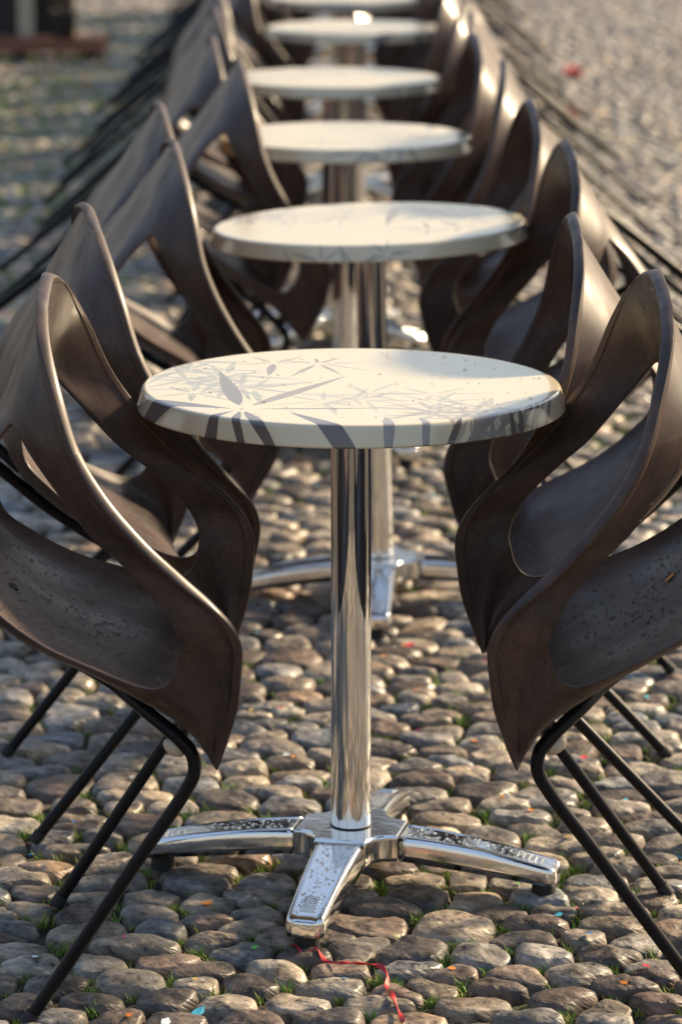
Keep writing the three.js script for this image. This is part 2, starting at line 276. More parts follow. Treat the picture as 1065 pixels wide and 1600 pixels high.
  for (let i = 0; i < V.length / 3; i++) { const k = [V[3 * i], V[3 * i + 1], V[3 * i + 2]].map(c => Math.round(c * 2e5)).join(); if (!key.has(k)) { key.set(k, P.length / 3); P.push(V[3 * i], V[3 * i + 1], V[3 * i + 2]); T.push(UVs[2 * i], UVs[2 * i + 1]); } remap[i] = key.get(k); }
  const I = []; for (let i = 0; i < idx.length; i += 3) { const a = remap[idx[i]], b = remap[idx[i + 1]], c = remap[idx[i + 2]]; if (a !== b && b !== c && a !== c) I.push(a, b, c); }
  // consistent winding: edge bands may be wound either way, so orient by propagation
  const edge = new Map(); for (let f = 0; f < I.length / 3; f++) for (let k = 0; k < 3; k++) { const a = I[3 * f + k], b = I[3 * f + (k + 1) % 3], kk = Math.min(a, b) * 1e6 + Math.max(a, b); (edge.get(kk) ?? edge.set(kk, []).get(kk)).push(f); }
  const seen = new Uint8Array(I.length / 3), stack = [0]; seen[0] = 1;
  while (stack.length) { const f = stack.pop(); for (let k = 0; k < 3; k++) { const a = I[3 * f + k], b = I[3 * f + (k + 1) % 3]; for (const g of edge.get(Math.min(a, b) * 1e6 + Math.max(a, b))) if (!seen[g]) { seen[g] = 1; let same = false; for (let m = 0; m < 3; m++) if (I[3 * g + m] === a && I[3 * g + (m + 1) % 3] === b) same = true; if (same) { const t = I[3 * g + 1]; I[3 * g + 1] = I[3 * g + 2]; I[3 * g + 2] = t; } stack.push(g); } } }
  const g = new THREE.BufferGeometry(); g.setAttribute('position', new THREE.Float32BufferAttribute(P, 3)); g.setAttribute('uv', new THREE.Float32BufferAttribute(T, 2)); g.setIndex(I); g.computeVertexNormals();
  // outside out: signed volume positive
  let vol = 0; const A = new THREE.Vector3(), B = new THREE.Vector3(), C = new THREE.Vector3(); for (let f = 0; f < I.length; f += 3) { A.fromArray(P, I[f] * 3); B.fromArray(P, I[f + 1] * 3); C.fromArray(P, I[f + 2] * 3); vol += A.dot(B.clone().cross(C)); }
  if (vol < 0) { for (let f = 0; f < I.length; f += 3) { const t = I[f + 1]; I[f + 1] = I[f + 2]; I[f + 2] = t; } g.setIndex(I); g.computeVertexNormals(); }
  return g;
}
function makeChair() {
  const c = new THREE.Group();
  obj('seat_shell', makeShell(), M.shell, c);
  const r = 0.0088;
  for (const s of [1, -1]) {
    const front = obj('leg', tube([[0, .008, .226 * s], [.003, .12, .226 * s], [.007, .28, .226 * s], [.010, .372, .226 * s], [.006, .405, .226 * s], [-.012, .424, .224 * s], [-.035, .4295, .219 * s]], r, 60, 14), M.tube, c);
    obj('foot_cap', new THREE.CylinderGeometry(.0098, .0105, .018, 16).translate(0, .009, .226 * s), M.rubber, front);
    obj('side_rail', tube([[-.012, .424, .224 * s], [-.035, .4295, .219 * s], [-.08, .4290, .190 * s], [-.135, .4225, .130 * s], [-.20, .4130, .098 * s], [-.27, .4105, .096 * s], [-.335, .416, .112 * s], [-.376, .420, .130 * s]], r + .0002, 48, 14), M.tube, c);
    const rear = obj('leg', tube([[-.335, .416, .112 * s], [-.376, .420, .130 * s], [-.398, .408, .144 * s], [-.408, .378, .153 * s], [-.430, .25, .186 * s], [-.468, .008, .232 * s]], r, 60, 14), M.tube, c);
    obj('foot_cap', new THREE.CylinderGeometry(.0098, .0105, .018, 16).translate(-.469, .009, .2325 * s), M.rubber, rear);
    obj('bumper', new THREE.SphereGeometry(.0135, 16, 12).scale(1.2, .8, .9).translate(-.030, .4145, .213 * s), M.bumper, c);
    obj('mounting_block', new THREE.CylinderGeometry(.011, .012, .018, 14).translate(-.035, .443, .206 * s), M.shell, c);
  }
  obj('cross_bar', tube([[-.115, .424, -.155], [-.115, .4205, 0], [-.115, .424, .155]], .007, 20, 10), M.tube, c);
  obj('cross_bar', tube([[-.29, .411, -.10], [-.29, .4095, 0], [-.29, .411, .10]], .007, 20, 10), M.tube, c);
  const n = shellN(0.0, 7.6), p = V3(shellP(0, 7.6)); const plug = obj('drain_hole', new THREE.TorusGeometry(.0068, .0016, 8, 24).rotateX(Math.PI / 2), M.shell, c); plug.position.copy(p).addScaledVector(n, .003); plug.quaternion.setFromUnitVectors(new THREE.Vector3(0, 1, 0), n);
  const bore = obj('drain_bore', new THREE.CircleGeometry(.0066, 20).rotateX(-Math.PI / 2), M.rubber, plug); bore.position.y = .0002;
  return c;
}
const ORD = ['front', 'second', 'third', 'fourth', 'fifth', 'sixth', 'seventh', 'eighth', 'ninth', 'tenth', 'eleventh', 'twelfth'];
// tables: x, z, turn of the base, turn of the top
const TABLES = [[.0145, -.015, -12.5, 0], [.075, -1.67, -2, 205], [.008, -3.15, 30, 140], [-.025, -4.58, 55, 250], [.052, -6.3, 20, 80], [.03, -7.65, 40, 310], [0, -9.15, 15, 190], [.02, -10.65, 60, 20], [-.02, -12.2, 10, 130], [.03, -13.7, 35, 60], [0, -15.2, 50, 280], [.02, -16.7, 25, 170]];
// chairs: table number, side, x of the front feet, z, tilt, turn towards the far end
const RC = rng(5);
const CHAIRS = [
  [0, -1, -.405, .32, 32.0, 0], [0, -1, -.505, -.41, 38.0, 11], [0, 1, .477, .275, 34.5, -2], [0, 1, .535, -.40, 42.0, 0],
  [1, -1, -.520, -1.42, 44.0, 9], [1, -1, -.545, -2.02, 42.0, 9], [1, 1, .579, -1.37, 41.5, -3], [1, 1, .531, -2.05, 40.2, -3],
  [2, -1, -.434, -3.02, 43.0, 8], [2, -1, -.50, -3.62, 42.0, 6], [2, 1, .555, -3.0, 42.0, 3], [2, 1, .511, -3.72, 41.8, -3],
  [3, -1, -.451, -4.40, 37.5, 7], [3, -1, -.50, -5.02, 40.0, 5], [3, 1, .50, -4.35, 40.0, 3], [3, 1, .52, -4.98, 41.0, 6],
];
for (let t = 4; t < 12; t++) for (const [s, k] of [[-1, 0], [-1, 1], [1, 0], [1, 1]]) CHAIRS.push([t, s, s * (.49 + .05 * RC()), TABLES[t][1] + (k ? -.36 : .32) + .06 * (RC() - .5), 38 + 6 * RC(), 14 * RC() - 5]);
const chair0 = makeChair(); let made = 0; const chairs = [];
const leafOn = ' with a small orange leaf on its seat';
for (const [t, s, x, z, tilt, turn] of CHAIRS) {
  const c = made++ ? chair0.clone() : chair0; c.name = numbered('cafe_chair'); scene.add(c);
  c.position.set(x, .002, z); c.rotation.order = 'YXZ';
  c.rotation.set(0, s < 0 ? turn * Math.PI / 180 : Math.PI - turn * Math.PI / 180, -tilt * Math.PI / 180);
  c.updateMatrixWorld(true);
  const nearer = z > TABLES[t][1];
  tag(c, `brown plastic chair with arm openings tipped against the ${s < 0 ? 'left' : 'right'} of the ${ORD[t]} table, ${nearer ? 'nearer' : 'farther'} one`, 'chair', 'chairs tipped against the row of tables'); chairs.push(c);
}

// ------------------------------------------------------------------ tables
const TOP_Y = 0.735;
function leafTexture() {
  const N = 2048, S = 0.74, cv = document.createElement('canvas'); cv.width = cv.height = N; const g = cv.getContext('2d');
  g.fillStyle = '#d6c7a6'; g.fillRect(0, 0, N, N);
  const R = rng(19), X = x => (x / S + .5) * N, Y = z => (z / S + .5) * N;
  const leaf = (x0, z0, x1, z1, w, col, skip = .07) => { w *= .62;
    const dx = x1 - x0, dz = z1 - z0, L = Math.hypot(dx, dz), nx = -dz / L * w, nz = dx / L * w, p = (a, b) => [X(x0 + dx * a + nx * b), Y(z0 + dz * a + nz * b)];
    g.fillStyle = col; g.beginPath(); g.moveTo(...p(skip, 0)); g.bezierCurveTo(...p(.25, .75), ...p(.55, .62), ...p(1, 0)); g.bezierCurveTo(...p(.55, -.62), ...p(.25, -.75), ...p(skip, 0)); g.fill();
  };
  const pale = 'rgba(140,140,132,0.62)', midc = '#83776a', dark = '#645b55';
  const cluster = (x, z, n, r0, r1, w, col) => { const a0 = R() * 6.3; for (let k = 0; k < n; k++) { const a = a0 + k / n * 6.283 + (R() - .5) * .5, r = lerp(r0, r1, R()); leaf(x, z, x + Math.cos(a) * r, z + Math.sin(a) * r, w * (.7 + .6 * R()), col); } };
  // pale sprays at the left and along the front right edge
  for (let k = 0; k < 12; k++) cluster(-.26 + .15 * R(), -.20 + .30 * R(), 6, .05, .13, .016, pale);
  for (let k = 0; k < 6; k++) cluster(-.06 + .20 * R(), .07 + .10 * R(), 6, .05, .11, .014, 'rgba(150,144,134,0.5)');
  for (let k = 0; k < 9; k++) cluster(.08 + .20 * R(), .17 + .12 * R(), 7, .05, .12, .016, 'rgba(140,130,120,0.55)');
  for (let k = 0; k < 5; k++) cluster(.10 + .20 * R(), -.33 + .10 * R(), 6, .04, .09, .010, pale);
  // middle sprays
  const C = [-.048, -.16]; for (const [x, z, w] of [[-.012, -.21, .010], [.022, -.165, .007], [.037, -.095, .007], [-.012, -.065, .010], [-.088, -.05, .012], [-.052, -.205, .009], [-.105, -.19, .008]]) leaf(C[0], C[1], x, z, w, midc);
  const D = [-.112, -.165]; for (const [x, z, w] of [[-.118, -.06, .020], [-.07, -.215, .009], [-.15, -.22, .008], [-.06, -.17, .007], [-.165, -.15, .008]]) leaf(D[0], D[1], x, z, w, midc);
  // the large spray at the front left
  const B = [-.149, .185]; for (const [x, z, w, c] of [[-.189, -.105, .038, '#6f655a'], [-.004, -.065, .032, '#8b7d6e'], [.065, .178, .014, '#8b7d6e'], [-.165, .36, .020, dark], [-.098, .365, .026, dark]]) leaf(B[0], B[1], x, z, w, c, .09);
  leaf(-.345, .10, B[0] - .012, B[1] - .003, .056, dark, 0); leaf(-.262, .325, B[0] - .008, B[1] + .01, .040, dark, 0);
  leaf(.030, .385, -.085, .205, .042, dark, 0); leaf(.045, .24, .055, .36, .024, '#8d857d', 0); leaf(.09, .24, .115, .35, .018, '#8d857d', 0);
  for (let k = 0; k < 13; k++) { const a = (20 + 45 * R()) * Math.PI / 180, r = .285, x = Math.cos(a) * r, z = Math.sin(a) * r; leaf(x, z, x + .10 * (R() - .35), z + .06 + .03 * R(), .017, k % 3 ? '#958b80' : '#6c6259', 0); }
  g.fillStyle = midc; g.beginPath(); g.arc(X(B[0]), Y(B[1]), 10, 0, 7); g.fill();
  const t = new THREE.CanvasTexture(cv); t.colorSpace = THREE.SRGBColorSpace; t.anisotropy = 8; return [t, S];
}
const [leafTex, leafSpan] = leafTexture();
M.top = new THREE.MeshPhysicalMaterial({ map: leafTex, roughness: 0.30, clearcoat: 0.7, clearcoatRoughness: 0.10, roughnessMap: tex(256, (x, y, f) => grey(190 + 70 * f(x, y, 4, 601, 5)), false, 3) });
function makeTop() {
  const prof = [[0, TOP_Y], [.10, TOP_Y], [.20, TOP_Y], [.2755, TOP_Y], [.2870, TOP_Y - .0002], [.2913, TOP_Y - .0010], [.2938, TOP_Y - .0030], [.2953, TOP_Y - .0066], [.2973, TOP_Y - .0140], [.2997, TOP_Y - .0230], [.3013, TOP_Y - .0285], [.3011, TOP_Y - .0305], [.2993, TOP_Y - .0314], [.2895, TOP_Y - .0310], [.2835, TOP_Y - .0280], [.10, TOP_Y - .0270], [0, TOP_Y - .0270]];
  const g = new THREE.LatheGeometry(prof.map(p => new THREE.Vector2(...p)), 160), pos = g.attributes.position, uv = g.attributes.uv; let arc = [0]; for (let i = 1; i < prof.length; i++) arc.push(arc[i - 1] + Math.hypot(prof[i][0] - prof[i - 1][0], prof[i][1] - prof[i - 1][1]));
  for (let i = 0; i < pos.count; i++) { const k = i % prof.length, a = Math.atan2(pos.getZ(i), pos.getX(i)), r = k === 0 ? 0 : Math.min(arc[k], .345); uv.setXY(i, .5 + Math.cos(a) * r / leafSpan, .5 - Math.sin(a) * r / leafSpan); }
  const idx = g.index; return g;
}
function armGeometry() { // loft of a soft-edged channel section from the hub to the toe
  const n = 30, cs = []; // section outline, unit: half width 1, y from 0 to 1
  for (const [a, b] of [[-1, 0], [-1, .30], [-.985, .62], [-.95, .82], [-.88, .94], [-.78, .985], [-.70, .985], [-.66, .955], [-.4, .955], [0, .955], [.4, .955], [.66, .955], [.70, .985], [.78, .985], [.88, .94], [.95, .82], [.985, .62], [1, .30], [1, 0]]) cs.push([a, b]);
  const pos = [], uv = [], idx = [], m = cs.length;
  for (let i = 0; i <= n; i++) {
    const t0 = i / n, t = 1 - Math.pow(1 - t0, 1.35), x = lerp(.0785, .304, t), end = t > .95 ? Math.sqrt(Math.max(0, 1 - ((t - .95) / .05) ** 2)) : 1, hw = lerp(.0365, .0275, t) * (end * .42 + .58), top = lerp(.083, .046, Math.pow(t, 1.15)) + .004 * Math.sin(Math.PI * t) - .006 * (1 - end), bot = lerp(.047, .0205, Math.pow(t, 1.1));
    for (const [a, b] of cs) { pos.push(x, lerp(bot, top, b), a * hw); uv.push(x * 3, a * hw * 3 + b * .1); }
  }
  for (let i = 0; i < n; i++) for (let k = 0; k + 1 < m; k++) { const a = i * m + k, b = a + 1, c = a + m, d = c + 1; idx.push(a, b, c, b, d, c); }
  for (const i of [0, n]) { const o = i * m; for (let k = 1; k + 1 < m; k++) i ? idx.push(o, o + k, o + k + 1) : idx.push(o, o + k + 1, o + k); }
  for (let i = 0; i < n; i++) { const a = i * m, b = a + m - 1, c = a + m, d = c + m - 1; idx.push(a, c, b, b, c, d); }
  const g = new THREE.BufferGeometry(); g.setAttribute('position', new THREE.Float32BufferAttribute(pos, 3)); g.setAttribute('uv', new THREE.Float32BufferAttribute(uv, 2)); g.setIndex(idx); g.computeVertexNormals(); return g;
}
function hubGeometry() {
  const s = new THREE.Shape(), w = .0345, L = .0725; let first = true;
  for (let k = 0; k < 4; k++) {
    const a = k * Math.PI / 2, R = (x, y) => [x * Math.cos(a) - y * Math.sin(a), x * Math.sin(a) + y * Math.cos(a)];
    if (first) { s.moveTo(...R(L, -w)); first = false; } s.lineTo(...R(L, w)); const p1 = R(w + .016, w + .003), p2 = R(w + .003, w + .016), e = R(w, L); s.bezierCurveTo(...p1, ...p2, ...e);
  }
  const g = new THREE.ExtrudeGeometry(s, { depth: .027, bevelEnabled: true, bevelThickness: .0065, bevelSize: .004, bevelSegments: 4, curveSegments: 14 }); g.rotateX(-Math.PI / 2); g.translate(0, .0525, 0);
  const pos = g.attributes.position, uv = g.attributes.uv; for (let i = 0; i < pos.count; i++) uv.setXY(i, pos.getX(i) * 3, pos.getZ(i) * 3); return g;
}
function makeTable() {
  const t = new THREE.Group();
  obj('table_top', makeTop(), M.top, t);
  const pole = obj('pole', new THREE.CylinderGeometry(.0288, .0288, .612, 64, 1, true).translate(0, .086 + .306, 0), M.chrome, t);
  obj('pole_collar', new THREE.TorusGeometry(.0289, .0014, 8, 64).rotateX(Math.PI / 2).translate(0, .0868, 0), M.seam, pole);
  obj('mounting_plate', new THREE.CylinderGeometry(.085, .11, .010, 40).translate(0, .7005, 0), M.under, t);
  const base = new THREE.Group(); base.name = 'base'; t.add(base);
  obj('hub', hubGeometry(), M.cast, base);
  const ag = armGeometry(), foot = new THREE.CylinderGeometry(.0165, .0185, .021, 24).translate(.283, .0105, 0), seam = new THREE.BoxGeometry(.0016, .031, .069).translate(.0776, .0655, 0);
  const rib = new THREE.CapsuleGeometry(.0018, .020, 4, 8).rotateX(Math.PI / 2);
  const ribs = mergeGeometries([0, 1, 2, 3, 4].map(k => { const x = .245 + k * .0085, tt = (x - .0785) / .2255, y = lerp(.047, .0205, Math.pow(tt, 1.1)); const top = lerp(.083, .046, Math.pow(tt, 1.15)) + .004 * Math.sin(Math.PI * tt); return rib.clone().translate(x, lerp(y, top, .955), 0); }));
  for (let k = 0; k < 4; k++) {
    const a = new THREE.Mesh(ag, M.cast); a.name = 'base_arm'; a.castShadow = a.receiveShadow = true; a.rotation.y = k * Math.PI / 2; base.add(a);
    for (const [nm, gg, mm] of [['rubber_foot', foot, M.rubber], ['joint', seam, M.seam], ['ribs', ribs, M.cast]]) { const o = new THREE.Mesh(gg, mm); o.name = nm; o.rotation.y = k * Math.PI / 2; o.castShadow = o.receiveShadow = true; base.add(o); }
  }
  return t;
}
const table0 = makeTable();
TABLES.forEach(([x, z, turn, topTurn], i) => {
  const t = i ? table0.clone() : table0; t.name = numbered('bistro_table'); scene.add(t); t.position.set(x, 0.001, z);
  for (const c of t.children) { if (c.name === 'base') c.rotation.y = (turn) * Math.PI / 180; if (c.name === 'table_top') c.rotation.y = topTurn * Math.PI / 180; }
  if (i === 1) t.rotation.z = .03;
  t.updateMatrixWorld(true);
  tag(t, i ? `round cream table on a chromed pole, ${ORD[i]} from the front of the row` : 'round cream table with grey leaf print on chromed pole, nearest of the row', 'table', 'row of bistro tables');
});

// ------------------------------------------------------------------ far left: dark stand on a plank base
{
  const s = new THREE.Group(); s.name = 'display_stand'; scene.add(s); s.position.set(-1.72, -.004, -13.5);
  tag(s, 'dark panelled stand with a pale post on a reddish plank base, far left', 'stand');
  const wood = new THREE.MeshStandardMaterial({ color: rgb(.20, .085, .05), roughness: .8 }), dk = new THREE.MeshStandardMaterial({ color: rgb(.018, .015, .015), roughness: .7 }), pale = new THREE.MeshStandardMaterial({ color: rgb(.46, .40, .30), roughness: .8 }), gr = new THREE.MeshStandardMaterial({ color: rgb(.09, .08, .07), roughness: .8 });
  const bx = (n, m, x, y, z, w, h, d) => obj(n, new THREE.BoxGeometry(w, h, d).translate(x, y, z), m, s);
  bx('base_plank', wood, 0, .085, .06, .92, .075, .36); for (const x of [-.40, .0, .38]) bx('foot', dk, x, .024, .06, .07, .046, .30);
  bx('post', pale, .03, .80, .02, .085, 1.35, .09); bx('panel', dk, .16, .80, 0, .17, 1.35, .05); bx('panel', dk, -.12, .80, 0, .21, 1.35, .05); bx('post', gr, .268, .80, .0, .04, 1.35, .07); bx('post', gr, -.25, .80, .0, .04, 1.35, .07); bx('top_rail', wood, 0, 1.50, 0, .66, .06, .12);
}

{ // shrub standing before the stand's panels
  const R = rng(71), pos = [], idx = [], t = new THREE.Group(); t.name = 'potted_shrub'; scene.add(t); t.position.set(-1.475, -.002, -13.32); t.position.y = .122;
  tag(t, 'small olive green shrub in a dark pot on the plank base, far left', 'plant');
  for (let k = 0; k < 700; k++) { const a = R() * 6.28, h = R(), r = .13 * Math.sqrt(R()) * (1 - .5 * Math.abs(h - .4)), c = new THREE.Vector3(Math.cos(a) * r, .20 + .55 * h, Math.sin(a) * r), d = new THREE.Vector3(R() - .5, R() - .5, R() - .5).normalize().multiplyScalar(.028), e = new THREE.Vector3(R() - .5, R() - .5, R() - .5).cross(d).normalize().multiplyScalar(.010), o = pos.length / 3; for (const q of [c.clone().sub(d), c.clone().add(e), c.clone().add(d), c.clone().sub(e)]) pos.push(q.x, q.y, q.z); idx.push(o, o + 1, o + 2, o, o + 2, o + 3); }
  const g = new THREE.BufferGeometry(); g.setAttribute('position', new THREE.Float32BufferAttribute(pos, 3)); g.setIndex(idx); g.computeVertexNormals();
  obj('crown', g, new THREE.MeshPhysicalMaterial({ color: rgb(.10, .095, .02), roughness: .7, side: THREE.DoubleSide }), t);
  obj('stem', new THREE.CylinderGeometry(.008, .011, .3, 10).translate(0, .2, 0), new THREE.MeshStandardMaterial({ color: rgb(.08, .055, .035), roughness: .9 }), t);
  obj('pot', new THREE.LatheGeometry([[0, 0], [.055, 0], [.075, .13], [.08, .132], [.08, .145], [.066, .145], [.064, .13], [0, .13]].map(q => new THREE.Vector2(...q)), 28), new THREE.MeshStandardMaterial({ color: rgb(.02, .018, .018), roughness: .7 }), t);
}

// ------------------------------------------------------------------ grass tufts, litter, droplets
const byDepth = stones.filter(s => s.show && s.depth < 9);
{
  const R = rng(301), bl = []; const pos = [], idx = [];
  for (let k = 0; k < 9; k++) { const a = R() * 6.28, l = .010 + .012 * R(), lean = .35 + .6 * R(), w = .0011, o = pos.length / 3, bx = (R() - .5) * .012, bz = (R() - .5) * .012; for (const [t, ww] of [[0, 1], [.5, .9], [1, .05]]) { const x = bx + Math.cos(a) * lean * l * t * t, z = bz + Math.sin(a) * lean * l * t * t, y = l * t; pos.push(x - Math.sin(a) * w * ww, y, z + Math.cos(a) * w * ww, x + Math.sin(a) * w * ww, y, z - Math.cos(a) * w * ww); } idx.push(o, o + 1, o + 2, o + 1, o + 3, o + 2, o + 2, o + 3, o + 4, o + 3, o + 5, o + 4); }
  const g = new THREE.BufferGeometry(); g.setAttribute('position', new THREE.Float32BufferAttribute(pos, 3)); g.setIndex(idx); g.computeVertexNormals();
  const spots = []; for (const s of stones) { if (s.depth > 21 || (s.depth > 15 && s.x > -.5)) continue; const mossy = s.x < -.6 && s.depth > 8; const patch = -.06 + noise3(s.x * 1.6 + 9, s.z * 1.1, 4) + .35 * clamp(s.x, -1, 1) + .25 * noise3(s.x * 6, s.z * 6, 8) + (mossy ? .75 : 0), n = patch > .15 ? 4 : patch > -.12 ? 2 : R() < .2 ? 1 : 0; for (let k = 0; k < n; k++) { const c = s.q[Math.floor(R() * s.q.length)]; const m = 1 + Math.floor(R() * 3); for (let e = 0; e < m; e++) spots.push([c[0] + (R() - .5) * .016, c[1] + (R() - .5) * .016, .45 + .75 * R() * R() + (mossy ? .5 : 0)]); } }
  const im = new THREE.InstancedMesh(g, M.grass, spots.length), m = new THREE.Matrix4(), e = new THREE.Euler(), q = new THREE.Quaternion(), col = new THREE.Color();
  spots.forEach(([x, z, sc], i) => { e.set((R() - .5) * .4, R() * 6.28, (R() - .5) * .4); m.compose(new THREE.Vector3(x, SOIL_Y + .004, z), q.setFromEuler(e), new THREE.Vector3(sc, sc * (.8 + .5 * R()), sc)); im.setMatrixAt(i, m); im.setColorAt(i, col.setRGB(.8 + .6 * R(), .8 + .4 * R(), .7 + .5 * R())); });
  im.name = 'grass'; im.castShadow = im.receiveShadow = true; scene.add(im); tag(im, 'short green grass and moss sprouting between the cobbles', 'grass', null, 'stuff');
}
{ // confetti
  const R = rng(911), cols = { blue: [.03, .22, .55], turquoise: [.06, .42, .55], white: [.62, .66, .68], red: [.55, .02, .04], yellow: [.65, .45, .05], orange: [.65, .20, .02], green: [.12, .45, .10], pink: [.6, .06, .22] };
  const mats = {}; for (const k in cols) mats[k] = new THREE.MeshStandardMaterial({ color: rgb(...cols[k]), roughness: .6, side: THREE.DoubleSide });
  const shapes = []; for (let v = 0; v < 5; v++) { const n = v < 2 ? 9 : 5, s = new THREE.Shape(); for (let k = 0; k < n; k++) { const a = k / n * 6.283, r = v < 2 ? 1 : .7 + .6 * R(); k ? s.lineTo(Math.cos(a) * r, Math.sin(a) * r) : s.moveTo(r, 0); } const g = new THREE.ExtrudeGeometry(s, { depth: .06, bevelEnabled: false }); g.rotateX(-Math.PI / 2); const p = g.attributes.position; for (let i = 0; i < p.count; i++) p.setY(i, p.getY(i) + .16 * Math.sin(p.getX(i) * 1.6 + v) + .1 * p.getZ(i) * p.getZ(i)); g.computeVertexNormals(); shapes.push(g); }
  const names = Object.keys(cols), weight = ['white', 'white', 'white', 'turquoise', 'turquoise', 'blue', 'blue', 'red', 'yellow', 'orange', 'orange', 'green', 'pink'];
  const where = s => { const a = R() * 6.28; if (R() < .45) { const c = s.q[Math.floor(R() * s.q.length)]; return [c[0], SOIL_Y + .006 + .004 * R(), c[1]]; } const d = s.r * .5 * R(), dx = Math.cos(a) * d, dz = Math.sin(a) * d; return [s.x + dx, stoneTop(s, dx, dz) + .0022, s.z + dz]; };
  const pool = byDepth.filter(s => s.v > 900);
  for (let k = 0; k < 84; k++) { const s = pool[Math.floor(R() * pool.length)], c = weight[Math.floor(R() * weight.length)], r = .0028 + .0030 * R(); const o = obj('confetti', shapes[Math.floor(R() * 5)], mats[c], scene); o.position.set(...where(s)); o.scale.set(r, r, r); o.rotation.set((R() - .5) * .5, R() * 6.28, (R() - .5) * .5); tag(o, `tiny ${c} paper confetti scrap lying on the near cobbles`, 'confetti', c + ' confetti scraps on the near cobbles'); }
  // a few larger scraps that stand out
  for (const [x, z, c, r, lab] of [[-.185, .505, 'turquoise', .0085, 'bright turquoise paper square at the front edge left of centre'], [-.275, .525, 'orange', .0070, 'orange paper twist between stones below the left chair leg'], [-.225, .545, 'white', .0085, 'crumpled white paper scrap at the front edge, left'], [-.19, .095, 'orange', .0080, 'curled orange leaf scrap left of the table base'], [.41, .36, 'red', .0060, 'crimson paper scrap on cobbles by right chair leg'], [.395, -.60, 'red', .008, 'red paper scrap behind the right front chair'], [.125, -1.30, 'red', .009, 'red paper scrap in front of the second table base'], [.305, .145, 'turquoise', .0075, 'pale blue paper disc near the right arm of the table base']]) {
    const s = stones.reduce((b, q) => Math.hypot(q.x - x, q.z - z) < Math.hypot(b.x - x, b.z - z) ? q : b); const o = obj('paper_scrap', shapes[2 + Math.floor(R() * 3)], mats[c], scene); o.position.set(x, stoneTop(s, x - s.x, z - s.z) + .004, z); o.scale.set(r, r, r); o.rotation.set((R() - .5) * .5, R() * 6.28, (R() - .5) * .5); tag(o, lab, 'paper');
  }
  for (const [x, z, r, lab] of [[1.18, -12.4, .055, 'red crumpled streamer far right beside the chair legs'], [1.05, -10.5, .045, 'red crumpled streamer right of the sixth table'], [.86, -8.1, .03, 'red crumpled streamer right of the fifth table']]) { const g = tube(Array.from({ length: 14 }, () => [(R() - .5) * 2, R() * .8, (R() - .5) * 2]), .16, 90, 6); const o = obj('paper_streamer', g, mats.red, scene); o.position.set(x, .0, z); o.scale.setScalar(r); tag(o, lab, 'streamer'); }
  { const o = obj('fallen_leaf', shapes[3], mats.orange, scene); o.position.set(-1.25, .012, -11.9); o.scale.setScalar(.045); tag(o, 'orange leaf on the ground far left beyond the chairs', 'leaf'); }
  // rest of the confetti
  const n = 420, im = new THREE.InstancedMesh(shapes[0], new THREE.MeshStandardMaterial({ roughness: .6, side: THREE.DoubleSide }), n), m = new THREE.Matrix4(), q = new THREE.Quaternion(), e = new THREE.Euler(), far = stones.filter(s => s.show && s.depth > 5 && s.depth < 13);
  for (let i = 0; i < n; i++) { const s = far[Math.floor(R() * far.length)], c = cols[weight[Math.floor(R() * weight.length)]], r = .0028 + .0035 * R(); e.set((R() - .5) * .5, R() * 6.28, (R() - .5) * .5); m.compose(new THREE.Vector3(...where(s)), q.setFromEuler(e), new THREE.Vector3(r, r, r)); im.setMatrixAt(i, m); im.setColorAt(i, rgb(...c)); }
  im.name = 'scattered_confetti'; im.castShadow = im.receiveShadow = true; scene.add(im); tag(im, 'countless tiny coloured paper bits scattered over the cobbles behind', 'confetti', null, 'stuff');
  // the orange leaf on the right front seat
  const ch = chairs[2], p = V3(shellP(.24, 8.1)), nn = shellN(.24, 8.1); p.addScaledVector(nn, .0045); p.z *= 1; const lf = new THREE.Shape(); lf.moveTo(-1.3, 0); lf.bezierCurveTo(-.6, .8, .5, .7, 1.3, 0); lf.bezierCurveTo(.5, -.7, -.6, -.8, -1.3, 0); const lg = new THREE.ExtrudeGeometry(lf, { depth: .08, bevelEnabled: false, curveSegments: 10 }).rotateX(-Math.PI / 2);
  const o = obj('fallen_leaf', lg, mats.orange, scene); o.position.copy(p.applyMatrix4(ch.matrixWorld)); o.scale.setScalar(.0075); o.quaternion.setFromUnitVectors(new THREE.Vector3(0, 1, 0), nn.transformDirection(ch.matrixWorld)); o.rotateY(.5); tag(o, 'small orange leaf lying on the wet seat of the right front chair', 'leaf');
}
